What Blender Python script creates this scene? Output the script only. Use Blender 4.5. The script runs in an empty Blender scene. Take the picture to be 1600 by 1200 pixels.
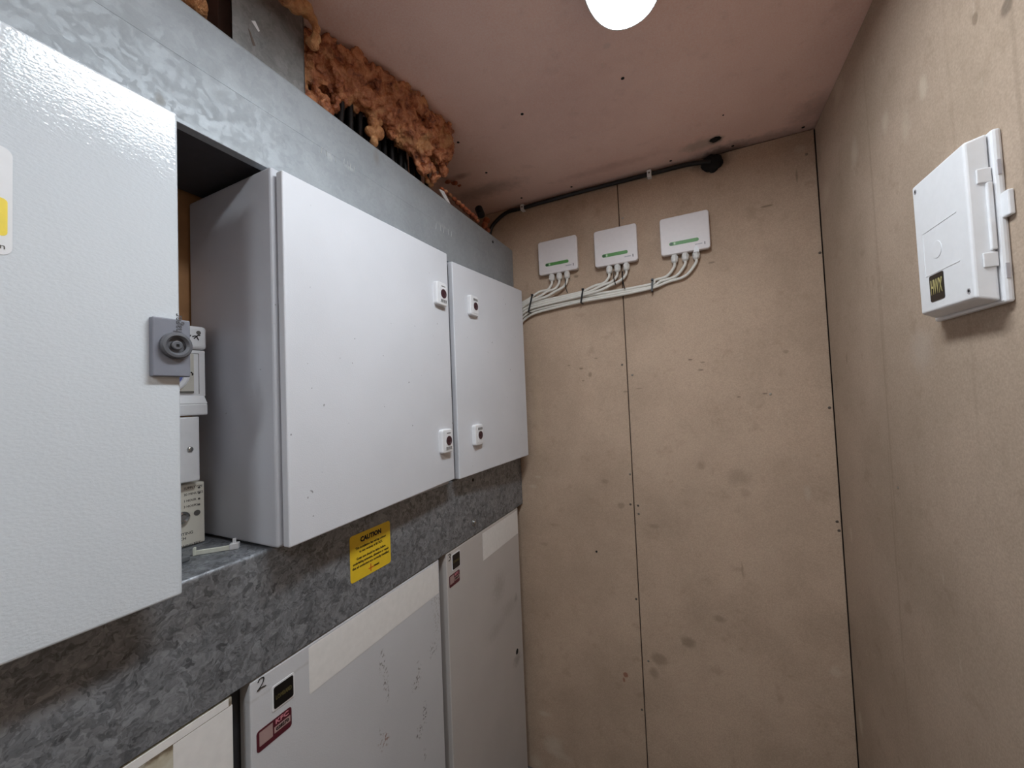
import bpy, bmesh, math, random
from mathutils import Vector, Matrix, noise
random.seed(7)
SC = bpy.context.scene
COL = SC.collection

# ------------------------------------------------------------------ camera
F = 603.0
RIGHT = Vector((0.90182, 0.42904, -0.04095)).normalized()
ax, ay, az = -0.0345, 0.444, -0.041
def _rot():
    ca, sa, cb, sb, cc, sc = math.cos(ax), math.sin(ax), math.cos(ay), math.sin(ay), math.cos(az), math.sin(az)
    X = Matrix(((1,0,0),(0,ca,-sa),(0,sa,ca))); Y = Matrix(((cb,0,sb),(0,1,0),(-sb,0,cb))); Z = Matrix(((cc,-sc,0),(sc,cc,0),(0,0,1)))
    return Z @ X @ Y
M = _rot()
EYE = Vector((0, 0, 1.5))
cr = Vector((M[0][0], M[0][2], -M[0][1])); cd = Vector((M[1][0], M[1][2], -M[1][1])); cf = Vector((M[2][0], M[2][2], -M[2][1]))
cam_d = bpy.data.cameras.new('camera'); cam = bpy.data.objects.new('camera', cam_d); COL.objects.link(cam)
cam_d.sensor_fit = 'HORIZONTAL'; cam_d.sensor_width = 36; cam_d.lens = F / 1600 * 36; cam_d.clip_start = 0.02
mw = Matrix((( cr.x, -cd.x, -cf.x, EYE.x), (cr.y, -cd.y, -cf.y, EYE.y), (cr.z, -cd.z, -cf.z, EYE.z), (0,0,0,1)))
cam.matrix_world = mw
SC.camera = cam
def ray(u, v):
    r = Vector(((u - 800) / F, (v - 600) / F, 1.0))
    return cr * r.x + cd * r.y + cf * r.z
def PX(u, v, x):                       # the point of the plane x = const seen there
    r = ray(u, v); return EYE + r * (x / r.x)
def PY(u, v, y):
    r = ray(u, v); return EYE + r * (y / r.y)
def PZ(u, v, z):
    r = ray(u, v); return EYE + r * ((z - EYE.z) / r.z)

# ------------------------------------------------------------------ world, exposure
w = bpy.data.worlds.new('world'); SC.world = w; w.use_nodes = True
w.node_tree.nodes['Background'].inputs[0].default_value = (0.02, 0.02, 0.02, 1)
w.node_tree.nodes['Background'].inputs[1].default_value = 1.0
SC.view_settings.view_transform = 'Standard'; SC.view_settings.look = 'None'
SC.view_settings.gamma = 1; SC.view_settings.use_curve_mapping = False
SC.view_settings.exposure = 0.80
LAMP_POWER = 26.0
LAMP2_POWER = 32.0
SC.cycles.use_denoising = True
SC.cycles.max_bounces = 10; SC.cycles.diffuse_bounces = 6

# ------------------------------------------------------------------ measures (metres)
XD, XB, XT, YB, XR, ZC = -0.77, -0.797, -0.83, 1.817, 0.46, 2.4825
XL = -1.12
ZF = -0.36                     # the floor, well below the frame
def zceil(x): return 2.4825 + (XR - x) * 0.0095

# ------------------------------------------------------------------ materials
def lin(r, g, b):
    f = lambda c: ((c / 255) / 12.92) if c / 255 <= 0.04045 else (((c / 255) + 0.055) / 1.055) ** 2.4
    return (f(r), f(g), f(b), 1)
STK = 0.7
class NT:
    def __init__(s, name):
        s.m = bpy.data.materials.new(name); s.m.use_nodes = True
        s.t = s.m.node_tree; s.n = s.t.nodes; s.l = s.t.links
        s.b = s.n['Principled BSDF']
    def new(s, t, **k):
        n = s.n.new(t)
        for a, v in k.items(): setattr(n, a, v)
        return n
    def link(s, a, b): s.l.new(a, b)
    def pos(s):
        if not hasattr(s, '_pos'): s._pos = s.new('ShaderNodeNewGeometry').outputs['Position']
        return s._pos
    def objc(s):
        if not hasattr(s, '_obj'): s._obj = s.new('ShaderNodeTexCoord').outputs['Object']
        return s._obj
    def scale(s, vec, sc):
        n = s.new('ShaderNodeVectorMath', operation='MULTIPLY'); s.link(vec, n.inputs[0]); n.inputs[1].default_value = sc
        return n.outputs[0]
    def noise(s, vec, scale, detail=3, rough=0.5, dist=0.0):
        n = s.new('ShaderNodeTexNoise'); s.link(vec, n.inputs['Vector'])
        n.inputs['Scale'].default_value = scale; n.inputs['Detail'].default_value = detail
        n.inputs['Roughness'].default_value = rough; n.inputs['Distortion'].default_value = dist
        return n
    def ramp(s, fac, stops):
        n = s.new('ShaderNodeValToRGB'); s.link(fac, n.inputs[0]); e = n.color_ramp.elements
        while len(e) < len(stops): e.new(0.5)
        for k, (p, c) in enumerate(stops): e[k].position = p; e[k].color = c if len(c) == 4 else (*c, 1)
        return n.outputs[0]
    def maprange(s, v, a, b, c, d, smooth=True):
        n = s.new('ShaderNodeMapRange', interpolation_type='SMOOTHSTEP' if smooth else 'LINEAR'); s.link(v, n.inputs[0])
        for k, x in enumerate((a, b, c, d)): n.inputs[k + 1].default_value = x
        return n.outputs[0]
    def mix(s, fac, a, b, mode='MIX'):
        n = s.new('ShaderNodeMix', data_type='RGBA', blend_type=mode)
        if isinstance(fac, (int, float)): n.inputs[0].default_value = fac
        else: s.link(fac, n.inputs[0])
        for i, v in ((6, a), (7, b)):
            if isinstance(v, tuple): n.inputs[i].default_value = v
            else: s.link(v, n.inputs[i])
        return n.outputs[2]
    def math(s, op, a, b=0.0):
        n = s.new('ShaderNodeMath', operation=op)
        for i, v in ((0, a), (1, b)):
            if isinstance(v, (int, float)): n.inputs[i].default_value = v
            else: s.link(v, n.inputs[i])
        return n.outputs[0]
    def bump(s, h, strength, dist):
        n = s.new('ShaderNodeBump'); n.inputs['Strength'].default_value = strength; n.inputs['Distance'].default_value = dist
        s.link(h, n.inputs['Height']); s.link(n.outputs[0], s.b.inputs['Normal']); return n
    def stains(s, col, items, wob=0.5, nscale=30):
        """items: (centre, radii, colour, strength, softness): marks on the surface with a shape of their own"""
        nv = s.noise(s.pos(), nscale, 3).outputs['Color']
        sub = s.new('ShaderNodeVectorMath', operation='SUBTRACT'); s.link(nv, sub.inputs[0]); sub.inputs[1].default_value = (.5, .5, .5)
        wv = s.scale(sub.outputs[0], (wob * 2,) * 3)
        fl = s.noise(s.pos(), 130, 2, 0.5).outputs[0] if any(i[4] < 0 for i in items) else None
        for c, r, colr, st, soft in items:
            chip = soft < 0; soft = abs(soft)
            a = s.new('ShaderNodeVectorMath', operation='SUBTRACT'); s.link(s.pos(), a.inputs[0]); a.inputs[1].default_value = c
            b = s.scale(a.outputs[0], tuple(1 / q for q in r))
            d = s.new('ShaderNodeVectorMath', operation='ADD'); s.link(b, d.inputs[0]); s.link(wv, d.inputs[1])
            ln = s.new('ShaderNodeVectorMath', operation='LENGTH'); s.link(d.outputs[0], ln.inputs[0])
            f = s.maprange(ln.outputs['Value'], 1.0 - soft, 1.0 + soft * 0.45, st * STK, 0.0)
            if chip: f = s.math('MULTIPLY', f, s.maprange(fl, .54, .60, 0, 1.35))
            col = s.mix(f, col, colr)
        return col
    def base(s, c):
        if isinstance(c, tuple): s.b.inputs['Base Color'].default_value = c
        else: s.link(c, s.b.inputs['Base Color'])
    def set(s, rough=None, metal=None, spec=None):
        if rough is not None: s.b.inputs['Roughness'].default_value = rough
        if metal is not None: s.b.inputs['Metallic'].default_value = metal
        if spec is not None: s.b.inputs['Specular IOR Level'].default_value = spec
        return s.m

def plain(name, rgb, rough=0.5, metal=0.0, var=0.06, scale=60, bump=0.0, spec=None):
    t = NT(name); c = lin(*rgb)
    n = t.noise(t.objc(), scale, 3)
    lo = tuple(max(0, q * (1 - var)) for q in c[:3]); hi = tuple(min(1, q * (1 + var)) for q in c[:3])
    t.base(t.ramp(n.outputs[0], [(0.3, lo), (0.7, hi)]))
    if bump: t.bump(n.outputs[0], bump, 0.002)
    return t.set(rough, metal, spec)

def board_mat(name, rgb, rgb2, stain, lines=()):
    t = NT(name); p = t.pos()
    big = t.noise(p, 2.6, 5, 0.6); fine = t.noise(p, 260, 2)
    c = t.ramp(big.outputs[0], [(0.35, lin(*rgb2)), (0.62, lin(*rgb))])
    c = t.mix(0.35, c, t.ramp(fine.outputs[0], [(0.3, (0.35,)*3), (0.7, (0.65,)*3)]), 'OVERLAY')
    mid = t.noise(p, 14, 4, 0.65)
    c = t.mix(t.maprange(mid.outputs[0], 0.56, 0.75, 0, 0.35), c, lin(rgb2[0]-26, rgb2[1]-26, rgb2[2]-26))
    scuff = t.noise(t.scale(p, (9, 9, 4)), 2.2, 4, 0.7, 0.6)
    c = t.mix(t.maprange(scuff.outputs[0], 0.66, 0.74, 0, 0.28), c, lin(205, 190, 172))
    c = t.stains(c, stain)
    t.base(c)
    h = t.math('ADD', t.math('MULTIPLY', fine.outputs[0], 0.3), t.math('MULTIPLY', mid.outputs[0], 1.0))
    t.bump(h, 0.12, 0.004)
    return t.set(0.78, 0, 0.25)

def paint_mat(name, rgb, rough=0.38, peel=0.25, scale=150, stain=(), var=0.03, specks=True, spec=0.5):
    t = NT(name); p = t.pos(); c0 = lin(*rgb)
    n = t.noise(p, 5, 4)
    c = t.ramp(n.outputs[0], [(0.3, tuple(q * (1 - var) for q in c0[:3])), (0.7, tuple(min(1, q * (1 + var)) for q in c0[:3]))])
    if specks:
        sp = t.noise(p, 85, 1, 0.4)
        c = t.mix(t.maprange(sp.outputs[0], 0.79, 0.82, 0, 0.6), c, lin(80, 78, 78))
    if stain: c = t.stains(c, stain, .8, 90)
    t.base(c)
    pn = t.noise(t.scale(p, (1, 1, 1.6)), scale, 2, 0.5)
    t.bump(pn.outputs[0], peel, 0.003)
    return t.set(rough, 0, spec)

def galv_mat(name, lo, hi, cell, contrast, rough, metal, stain=()):
    t = NT(name); p = t.pos()
    wv = t.noise(p, 22, 3, 0.6).outputs['Color']
    ad = t.new('ShaderNodeVectorMath', operation='MULTIPLY_ADD'); t.link(wv, ad.inputs[0]); ad.inputs[1].default_value = (.07,)*3; t.link(p, ad.inputs[2])
    v = t.new('ShaderNodeTexVoronoi', feature='F1'); t.link(ad.outputs[0], v.inputs['Vector']); v.inputs['Scale'].default_value = cell; v.inputs['Randomness'].default_value = 1
    sep = t.new('ShaderNodeSeparateColor'); t.link(v.outputs['Color'], sep.inputs[0])
    v2 = t.new('ShaderNodeTexVoronoi', feature='F1'); t.link(ad.outputs[0], v2.inputs['Vector']); v2.inputs['Scale'].default_value = cell * 2.7
    sep2 = t.new('ShaderNodeSeparateColor'); t.link(v2.outputs['Color'], sep2.inputs[0])
    cr_ = t.math('ADD', t.math('MULTIPLY', sep.outputs[0], .55), t.math('MULTIPLY', sep2.outputs[0], .45))
    n2 = t.noise(p, 7, 5, 0.65); n3 = t.noise(ad.outputs[0], 90, 4, 0.7)
    f = t.math('ADD', t.math('MULTIPLY', cr_, contrast), t.math('MULTIPLY', n2.outputs[0], 1 - contrast))
    f = t.math('ADD', t.math('MULTIPLY', f, 0.72), t.math('MULTIPLY', n3.outputs[0], 0.28))
    c = t.ramp(f, [(0.2, lin(*lo)), (0.8, lin(*hi))])
    if stain: c = t.stains(c, stain)
    t.base(c)
    r = t.maprange(sep.outputs[1], 0, 1, rough - 0.10, rough + 0.10); t.link(r, t.b.inputs['Roughness'])
    t.bump(n3.outputs[0], 0.08, 0.002)
    return t.set(None, metal)

def emit_mat(name, rgb, power):
    t = NT(name); t.base(lin(*rgb))
    t.b.inputs['Emission Color'].default_value = (0.86, 0.94, 1.0, 1); t.b.inputs['Emission Strength'].default_value = power
    return t.set(0.3)

def B(u, v): return tuple(PY(u, v, YB))
def Rw(u, v): return tuple(PX(u, v, XR))
dk, vd, wh = lin(92, 76, 60), lin(50, 42, 36), lin(215, 203, 186)
back_stains = []
for (u, v, rx, rz, c, s, so) in [
    (1155, 745, .05, .04, dk, .35, .8), (1095, 727, .02, .02, dk, .4, .7), (945, 752, .02, .012, dk, .45, .6), (970, 790, .016, .015, dk, .5, .5),
    (1075, 1003, .028, .024, dk, .6, .5), (1030, 1030, .035, .03, dk, .55, .6), (1022, 1052, .02, .025, dk, .5, .6), (1125, 967, .024, .014, dk, .5, .6),
    (1160, 890, .004, .03, dk, .5, .6), (1022, 822, .03, .010, dk, .4, .6), (1165, 770, .02, .02, dk, .3, .7),
    (908, 576, .010, .005, dk, .8, .4), (889, 571, .008, .003, vd, .6, .4), (931, 560, .008, .003, vd, .6, .4), (922, 585, .010, .012, dk, .6, .5), (911, 595, .008, .003, dk, .8, .4),
    (998, 607, .014, .003, vd, .5, .4), (977, 612, .012, .004, vd, .5, .4), (1078, 562, .010, .004, vd, .7, .4), (1095, 578, .012, .004, vd, .7, .4), (1098, 566, .010, .003, vd, .6, .4), (1155, 620, .008, .003, vd, .7, .4), (1195, 615, .010, .003, vd, .7, .4),
    (1197, 322, .022, .005, dk, .8, .5), (1112, 410, .014, .005, vd, .6, .5), (1228, 550, .01, .008, dk, .5, .5),
    (978, 1054, .012, .012, lin(120, 50, 20), .95, .3), (975, 1062, .005, .012, lin(120, 50, 20), .9, .4),
    (865, 1165, .05, .045, wh, .5, .9), (850, 1115, .035, .014, wh, .5, .8), (875, 1180, .06, .02, wh, .35, .8), (838, 1190, .03, .03, wh, .4, .8),
    (1305, 1050, .02, .02, wh, .35, .8), (1262, 770, .012, .03, wh, .25, .8), (834, 760, .02, .012, wh, .3, .8), (840, 745, .02, .008, wh, .3, .8),
    (1250, 232, .02, .015, wh, .35, .8), (1112, 248, .075, .065, lin(32, 28, 26), 1.2, .8), (900, 432, .012, .008, dk, .7, .5), (883, 436, .012, .012, dk, .4, .6),
    (1245, 275, .004, .03, vd, .5, .5), (865, 820, .03, .008, dk, .35, .7), (850, 850, .03, .01, dk, .3, .7), (840, 640, .03, .4, lin(205, 180, 150), .25, .9)]:
    back_stains.append((B(u, v), (rx, .08, rz), c, s, so))
right_stains = [(Rw(u, v), (.08, ry, rz), c, s, so) for (u, v, ry, rz, c, s, so) in [
    (1442, 135, .018, .03, wh, .45, .7), (1335, 240, .03, .04, wh, .35, .8), (1383, 190, .02, .03, wh, .35, .8), (1440, 545, .05, .05, lin(190, 178, 168), .45, .8),
    (1310, 140, .05, .04, wh, .4, .7), (1345, 1130, .02, .045, wh, .5, .7), (1330, 835, .012, .03, wh, .35, .7), (1420, 950, .015, .02, dk, .3, .6),
    (1572, 10, .014, .014, vd, .7, .4), (1523, 30, .008, .012, dk, .7, .4), (1323, 560, .006, .02, vd, .4, .5), (1290, 300, .05, .04, wh, .25, .8), (1415, 200, .02, .035, wh, .25, .8),
    (1366, 330, .006, .5, dk, .28, .8), (1385, 620, .006, .5, dk, .28, .8), (1402, 900, .006, .4, dk, .28, .8), (1590, 130, .006, .3, dk, .25, .8), (1500, 330, .006, .6, dk, .15, .8)]]
def Cp(u, v): return tuple(PZ(u, v, 2.488))
ceil_stains = [(Cp(u, v), (rx, ry, .08), c, s, so) for (u, v, rx, ry, c, s, so) in [
    (1118, 218, .032, .026, lin(28, 24, 22), .9, .5), (1130, 238, .12, .07, lin(45, 38, 34), 1.1, .8), (1200, 215, .2, .045, lin(88, 70, 60), .6, .8), (1095, 225, .08, .04, lin(125, 118, 100), .6, .7),
    (948, 72, .012, .012, lin(215, 190, 180), .7, .5), (1079, 235, .006, .006, lin(220, 205, 190), .8, .4), (1290, 165, .10, .10, lin(104, 82, 72), .55, .8), (760, 300, .2, .06, lin(80, 52, 42), .6, .9), (720, 278, .05, .02, lin(120, 60, 40), .7, .7), (950, 262, .25, .03, lin(150, 95, 80), .35, .8),
    (690, 215, .004, .006, vd, .8, .4), (900, 160, .25, .25, lin(176, 142, 142), .25, .95)]]

M_back = board_mat('plasterboard_paper_back', (188, 164, 143), (172, 149, 129), back_stains)
M_right = board_mat('plasterboard_paper_right', (176, 156, 138), (162, 143, 125), right_stains)
M_ceil = board_mat('pink_plasterboard', (238, 206, 194), (230, 196, 184), ceil_stains)
M_joint = plain('dark_joint', (38, 30, 24), 0.9)
M_floor = plain('concrete', (112, 108, 105), 0.8, scale=9, var=0.25)
M_ply = plain('plywood', (168, 122, 78), 0.6, scale=14, var=0.2)
M_risershade = plain('riser_shade_brown', (86, 66, 60), 0.8, scale=14, var=0.25)
M_doorA = paint_mat('grey_enclosure_paint_glossy', (208, 213, 218), 0.10, 0.13, 190, var=0.015, specks=False, spec=0.6)
M_door = paint_mat('grey_enclosure_paint', (212, 213, 218), 0.5, 0.10, 300)
M_body = paint_mat('enclosure_body_paint', (190, 191, 197), 0.5, 0.05, 300)
M_galvU = galv_mat('galvanised_steel_smooth', (140, 145, 149), (172, 177, 181), 75, 0.08, 0.62, 0.3,
    [(tuple(PX(u, v, XT)), (.08, a, b), lin(*c), s, so) for (u, v, a, b, c, s, so) in [
    (250, 155, .008, .012, (120, 112, 96), .5, .6), (440, 95, .006, .006, (110, 60, 35), .8, .4), (588, 245, .012, .03, (120, 110, 80), .5, .8), (660, 285, .03, .02, (120, 108, 80), .4, .8), (690, 300, .03, .02, (110, 90, 60), .4, .8),
    (515, 245, .01, .012, (205, 208, 208), .45, .6), (545, 262, .02, .006, (205, 208, 208), .35, .6), (690, 352, .035, .008, (200, 202, 202), .35, .7)]])
M_galvL = galv_mat('galvanised_steel_spangled', (58, 59, 62), (172, 175, 180), 68, 0.55, 0.48, 0.45)
M_galvR = galv_mat('galvanised_steel_scratched', (98, 98, 98), (158, 158, 156), 40, 0.3, 0.5, 0.5)
M_zinc = plain('zinc_bolt', (170, 172, 172), 0.3, 0.9)
M_shade = plain('galvanised_in_shade', (62, 59, 62), 0.7)
M_chalk = plain('chalk', (196, 198, 198), 0.9)
M_hole = plain('dark_hole', (14, 13, 13), 0.9)
M_screw = plain('dark_screw', (104, 94, 86), 0.4, 0.5)
M_screwb = plain('bright_screw', (190, 188, 182), 0.25, 0.9)
lowst1 = [(tuple(PX(u, v, -.832)), (.05, a, b), lin(*c), s, so) for (u, v, a, b, c, s, so) in [
    (300, 1150, .08, .02, (150, 130, 100), .55, .9), (352, 1105, .03, .03, (110, 100, 88), .55, .8), (260, 1185, .1, .03, (176, 160, 122), .5, .9), (340, 1112, .10, .010, (96, 76, 52), 1.2, .8), (290, 1152, .08, .008, (96, 76, 52), 1.2, .8), (345, 1125, .06, .02, (150, 138, 118), .8, .9)]]
lowst2 = [(tuple(PX(u, v, -.832)), (.05, a * 1.3 if a < .03 else a, b * 1.25 if a < .03 else b), lin(*c), s, -.5 if a < .03 else so) for (u, v, a, b, c, s, so) in [
    (597, 1035, .008, .03, (96, 92, 84), .8, .6), (603, 1065, .008, .03, (100, 90, 78), .75, .6), (606, 1085, .005, .02, (96, 92, 84), .7, .6), (600, 1157, .014, .018, (130, 80, 50), .8, .6), (597, 1145, .008, .018, (110, 100, 90), .7, .6),
    (650, 1068, .014, .018, (100, 94, 88), .8, .6), (655, 1050, .010, .03, (110, 104, 98), .6, .6), (664, 1115, .008, .03, (60, 54, 50), .85, .6), (655, 1145, .012, .02, (80, 76, 70), .8, .6), (664, 1175, .005, .02, (80, 76, 70), .7, .6), (676, 1014, .02, .02, (100, 96, 92), .5, .7), (681, 930, .02, .12, (140, 134, 122), .4, .9), (560, 980, .5, .004, (150, 144, 130), .3, .8)]]
lowst3 = [(tuple(PX(u, v, -.832)), (.05, a, b), lin(*c), s, so) for (u, v, a, b, c, s, so) in [
    (808, 1030, .04, .03, (96, 90, 84), .6, .8), (780, 915, .06, .06, (132, 126, 118), .45, .9), (795, 950, .08, .04, (136, 130, 122), .4, .9), (775, 985, .08, .03, (136, 130, 122), .35, .9), (770, 835, .1, .015, (150, 138, 112), .5, .9), (806, 935, .02, .02, (90, 84, 76), .5, .8)]]
M_low1 = paint_mat('cream_cabinet_paint', (212, 209, 196), 0.45, 0.18, 60, lowst1, var=0.06)
M_low2 = paint_mat('grey_cabinet_paint', (204, 204, 207), 0.45, 0.10, 300, lowst2, specks=False)
M_low3 = paint_mat('grey_cabinet_paint_grimy', (196, 190, 186), 0.45, 0.10, 300, lowst3, specks=False)
M_lowbody = plain('dark_cabinet_frame', (66, 66, 70), 0.5)
M_tape = plain('pale_paint_strip', (232, 229, 226), 0.6, var=0.03)
M_white = plain('white_plastic', (226, 226, 228), 0.38, var=0.02)
M_white2 = plain('junction_box_plastic', (224, 217, 217), 0.45, var=0.02)
M_cream = plain('cream_plastic', (226, 221, 208), 0.45, var=0.02)
M_cable = plain('white_cable', (222, 218, 210), 0.45, var=0.03)
M_gland = plain('gland_plastic', (218, 216, 212), 0.4, var=0.02)
M_black = plain('black_plastic', (20, 19, 20), 0.45)
M_blackc = plain('black_cable_sheath', (22, 21, 22), 0.38)
M_soot = plain('black_sealant', (16, 15, 15), 0.85, scale=90, var=0.4, bump=0.6)
M_green = plain('green_print', (84, 142, 74), 0.45, var=0.10, scale=120)
M_greend = plain('green_print_dark', (52, 84, 56), 0.45)
M_greenl = plain('green_print_pale', (186, 210, 176), 0.45)
M_latch = plain('slate_grey_plastic', (124, 126, 136), 0.45, var=0.03)
M_latchd = plain('slate_grey_plastic_deep', (92, 93, 98), 0.5)
M_yellow = plain('yellow_label', (226, 190, 44), 0.35, var=0.03)
M_yellow2 = plain('yellow_print', (242, 216, 84), 0.4)
M_ink = plain('black_ink', (24, 18, 14), 0.6)
M_inkg = plain('grey_ink', (92, 88, 84), 0.6)
M_red = plain('red_ink', (190, 48, 24), 0.6)
M_maroon = plain('maroon_label', (84, 26, 38), 0.4)
M_pink = plain('pale_pink_print', (166, 138, 134), 0.5)
M_pinkt = plain('pink_lettering', (206, 132, 142), 0.5)
M_pinkg = plain('screw_cap', (176, 172, 176), 0.4)
M_blk = plain('black_label', (16, 14, 14), 0.3)
M_gold = plain('gold_lettering', (176, 166, 112), 0.4, 0.2)
M_golddim = plain('worn_gold_lettering', (84, 76, 44), 0.45)
M_purple = plain('maroon_lock_insert', (64, 32, 40), 0.35)
M_beige = plain('timer_dial_plate', (196, 192, 182), 0.5)
M_blue = plain('blue_dial', (88, 100, 160), 0.4)
M_steel = plain('chrome', (190, 188, 184), 0.18, 1.0)
M_shelfbit = plain('dark_grey_plastic', (96, 98, 100), 0.5)
M_ivory = plain('ivory_plastic', (226, 228, 214), 0.4)
M_lamp = emit_mat('lamp_diffuser_lit', (250, 250, 250), LAMP_POWER)
M_lamp2 = emit_mat('lamp_diffuser_lit_second', (250, 250, 250), LAMP2_POWER)
def foam_mat(name, cols, rough):
    t = NT(name); p = t.pos()
    n = t.noise(p, 34, 4, 0.65, 0.6); n2 = t.noise(p, 150, 3, 0.6)
    c = t.ramp(n.outputs[0], [(0.30, lin(*cols[0])), (0.48, lin(*cols[1])), (0.66, lin(*cols[2]))])  # dark stop colours in crevice shade where the bump is low
    pt = t.noise(p, 13, 2, 0.5)
    c = t.mix(t.maprange(pt.outputs[0], .56, .66, 0, .55), c, lin(214, 164, 112))
    t.base(c)
    h = t.math('ADD', t.math('MULTIPLY', n2.outputs[0], 0.5), n.outputs[0])
    t.bump(h, 0.85, 0.010)
    return t.set(rough, 0, 0.55)
M_foam = foam_mat('expanding_foam_skin', ((104, 54, 38), (182, 112, 76), (214, 150, 106)), 0.20)
M_foamc = foam_mat('expanding_foam_cut', ((128, 78, 46), (186, 126, 80), (206, 158, 110)), 0.6)
M_foamr = foam_mat('expanding_foam_red', ((110, 48, 30), (164, 88, 56), (190, 110, 72)), 0.35)

# ------------------------------------------------------------------ mesh helpers
def mesh_obj(name, bm, mat, parent=None, smooth=False, origin=None):
    me = bpy.data.meshes.new(name); bmesh.ops.recalc_face_normals(bm, faces=bm.faces[:]); bm.to_mesh(me); bm.free()
    return link(name, me, mat, parent, smooth, origin)
def root_loc(p):
    l = Vector((0, 0, 0))
    while p is not None: l += p.location; p = p.parent
    return l
def link(name, me, mat, parent=None, smooth=False, origin=None):
    o = bpy.data.objects.new(name, me); COL.objects.link(o)
    if parent is not None:
        o.parent = parent; me.transform(Matrix.Translation(-root_loc(parent)))
    elif origin is not None:
        me.transform(Matrix.Translation(-Vector(origin))); o.location = origin
    if mat: me.materials.append(mat)
    if smooth:
        for p in me.polygons: p.use_smooth = True
    return o
def thing(name, label, cat, loc, group=None):
    o = bpy.data.objects.new(name, None); COL.objects.link(o); o.location = loc; o.empty_display_size = 0.05
    o['label'] = label; o['category'] = cat
    if group: o['group'] = group
    return o
def tag(o, label, cat, group=None):
    o['label'] = label; o['category'] = cat
    if group: o['group'] = group
    return o
def box(lo, hi, bev=0.0, seg=2, bm=None):
    b = bmesh.new()
    r = bmesh.ops.create_cube(b, size=1)
    for v in b.verts: v.co = Vector([lo[i] + (v.co[i] + 0.5) * (hi[i] - lo[i]) for i in range(3)])
    if bev: bmesh.ops.bevel(b, geom=b.edges[:], offset=bev, segments=seg, affect='EDGES', profile=0.5)
    return merge(bm, b)
def merge(bm, b):
    if bm is None: return b
    me = bpy.data.meshes.new('tmp'); b.to_mesh(me); b.free(); bm.from_mesh(me); bpy.data.meshes.remove(me); return bm
def slab(c4, thick, bev=0.0, seg=2, bm=None):
    """four front corners (in order) and a thickness vector going back"""
    b = bmesh.new(); t = Vector(thick)
    f = [b.verts.new(Vector(p)) for p in c4]; k = [b.verts.new(Vector(p) + t) for p in c4]
    b.faces.new(f); b.faces.new(k[::-1])
    for i in range(4): b.faces.new((f[i], k[i], k[(i + 1) % 4], f[(i + 1) % 4]))
    bmesh.ops.recalc_face_normals(b, faces=b.faces[:])
    if bev: bmesh.ops.bevel(b, geom=b.edges[:], offset=bev, segments=seg, affect='EDGES', profile=0.5)
    return merge(bm, b)
def prism(outline, origin, ux, uy, depth, bm=None, bev=0.0):
    """2D outline in the ux/uy plane, extruded by the vector depth"""
    b = bmesh.new(); o = Vector(origin); ux = Vector(ux); uy = Vector(uy); d = Vector(depth)
    f = [b.verts.new(o + ux * x + uy * y) for x, y in outline]; k = [b.verts.new(v.co + d) for v in f]
    b.faces.new(f); b.faces.new(k[::-1]); n = len(f)
    for i in range(n): b.faces.new((f[i], k[i], k[(i + 1) % n], f[(i + 1) % n]))
    bmesh.ops.recalc_face_normals(b, faces=b.faces[:])
    if bev:
        front = [e for e in b.edges if all(v in k for v in e.verts)]
        bmesh.ops.bevel(b, geom=front, offset=bev, segments=3, affect='EDGES', profile=0.5)
    return merge(bm, b)
def rrect(w, h, r, n=5):
    out = []
    for cx, cy, a0 in ((w/2-r, h/2-r, 0), (-w/2+r, h/2-r, 90), (-w/2+r, -h/2+r, 180), (w/2-r, -h/2+r, 270)):
        for i in range(n + 1):
            a = math.radians(a0 + 90 * i / n); out.append((cx + r * math.cos(a), cy + r * math.sin(a)))
    return out
def disc(r, n=24): return [(r * math.cos(2*math.pi*i/n), r * math.sin(2*math.pi*i/n)) for i in range(n)]
def lathe(prof, c, axis, n=24, bm=None, wob=0):
    """profile (radius, height) turned round an axis"""
    b = bm or bmesh.new(); c = Vector(c); az_ = Vector(axis).normalized()
    ax_ = az_.orthogonal().normalized(); ay_ = az_.cross(ax_)
    rings = []
    for r, h in prof:
        rings.append([b.verts.new(c + az_ * h + ax_ * (max(r, 1e-5) * math.cos(2*math.pi*i/n)) + ay_ * (max(r, 1e-5) * math.sin(2*math.pi*i/n))) for i in range(n)])
    for k in range(len(rings) - 1):
        for i in range(n): b.faces.new((rings[k][i], rings[k][(i+1) % n], rings[k+1][(i+1) % n], rings[k+1][i]))
    b.faces.new(rings[0][::-1]); b.faces.new(rings[-1])
    return b
def catmull(pts, step=6):
    P = [Vector(p) for p in pts]; P = [P[0]*2 - P[1]] + P + [P[-1]*2 - P[-2]]; out = []
    for i in range(1, len(P) - 2):
        for k in range(step):
            t = k / step; a, b, c, d = P[i-1], P[i], P[i+1], P[i+2]
            out.append(0.5 * ((2*b) + (c-a)*t + (2*a-5*b+4*c-d)*t*t + (3*b-a-3*c+d)*t*t*t))
    out.append(P[-2]); return out
def tube(pts, r, n=10, step=6, bm=None):
    b = bm or bmesh.new(); path = catmull(pts, step) if step > 1 else [Vector(p) for p in pts]; rings = []
    up = None
    for i, p in enumerate(path):
        d = (path[min(i+1, len(path)-1)] - path[max(i-1, 0)]).normalized()
        if up is None: up = d.orthogonal().normalized()
        up = (up - d * up.dot(d)).normalized(); s = d.cross(up)
        rings.append([b.verts.new(p + (up * math.cos(2*math.pi*k/n) + s * math.sin(2*math.pi*k/n)) * r) for k in range(n)])
    for a, c in zip(rings, rings[1:]):
        for k in range(n): b.faces.new((a[k], a[(k+1) % n], c[(k+1) % n], c[k]))
    b.faces.new(rings[0][::-1]); b.faces.new(rings[-1]); return b
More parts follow.
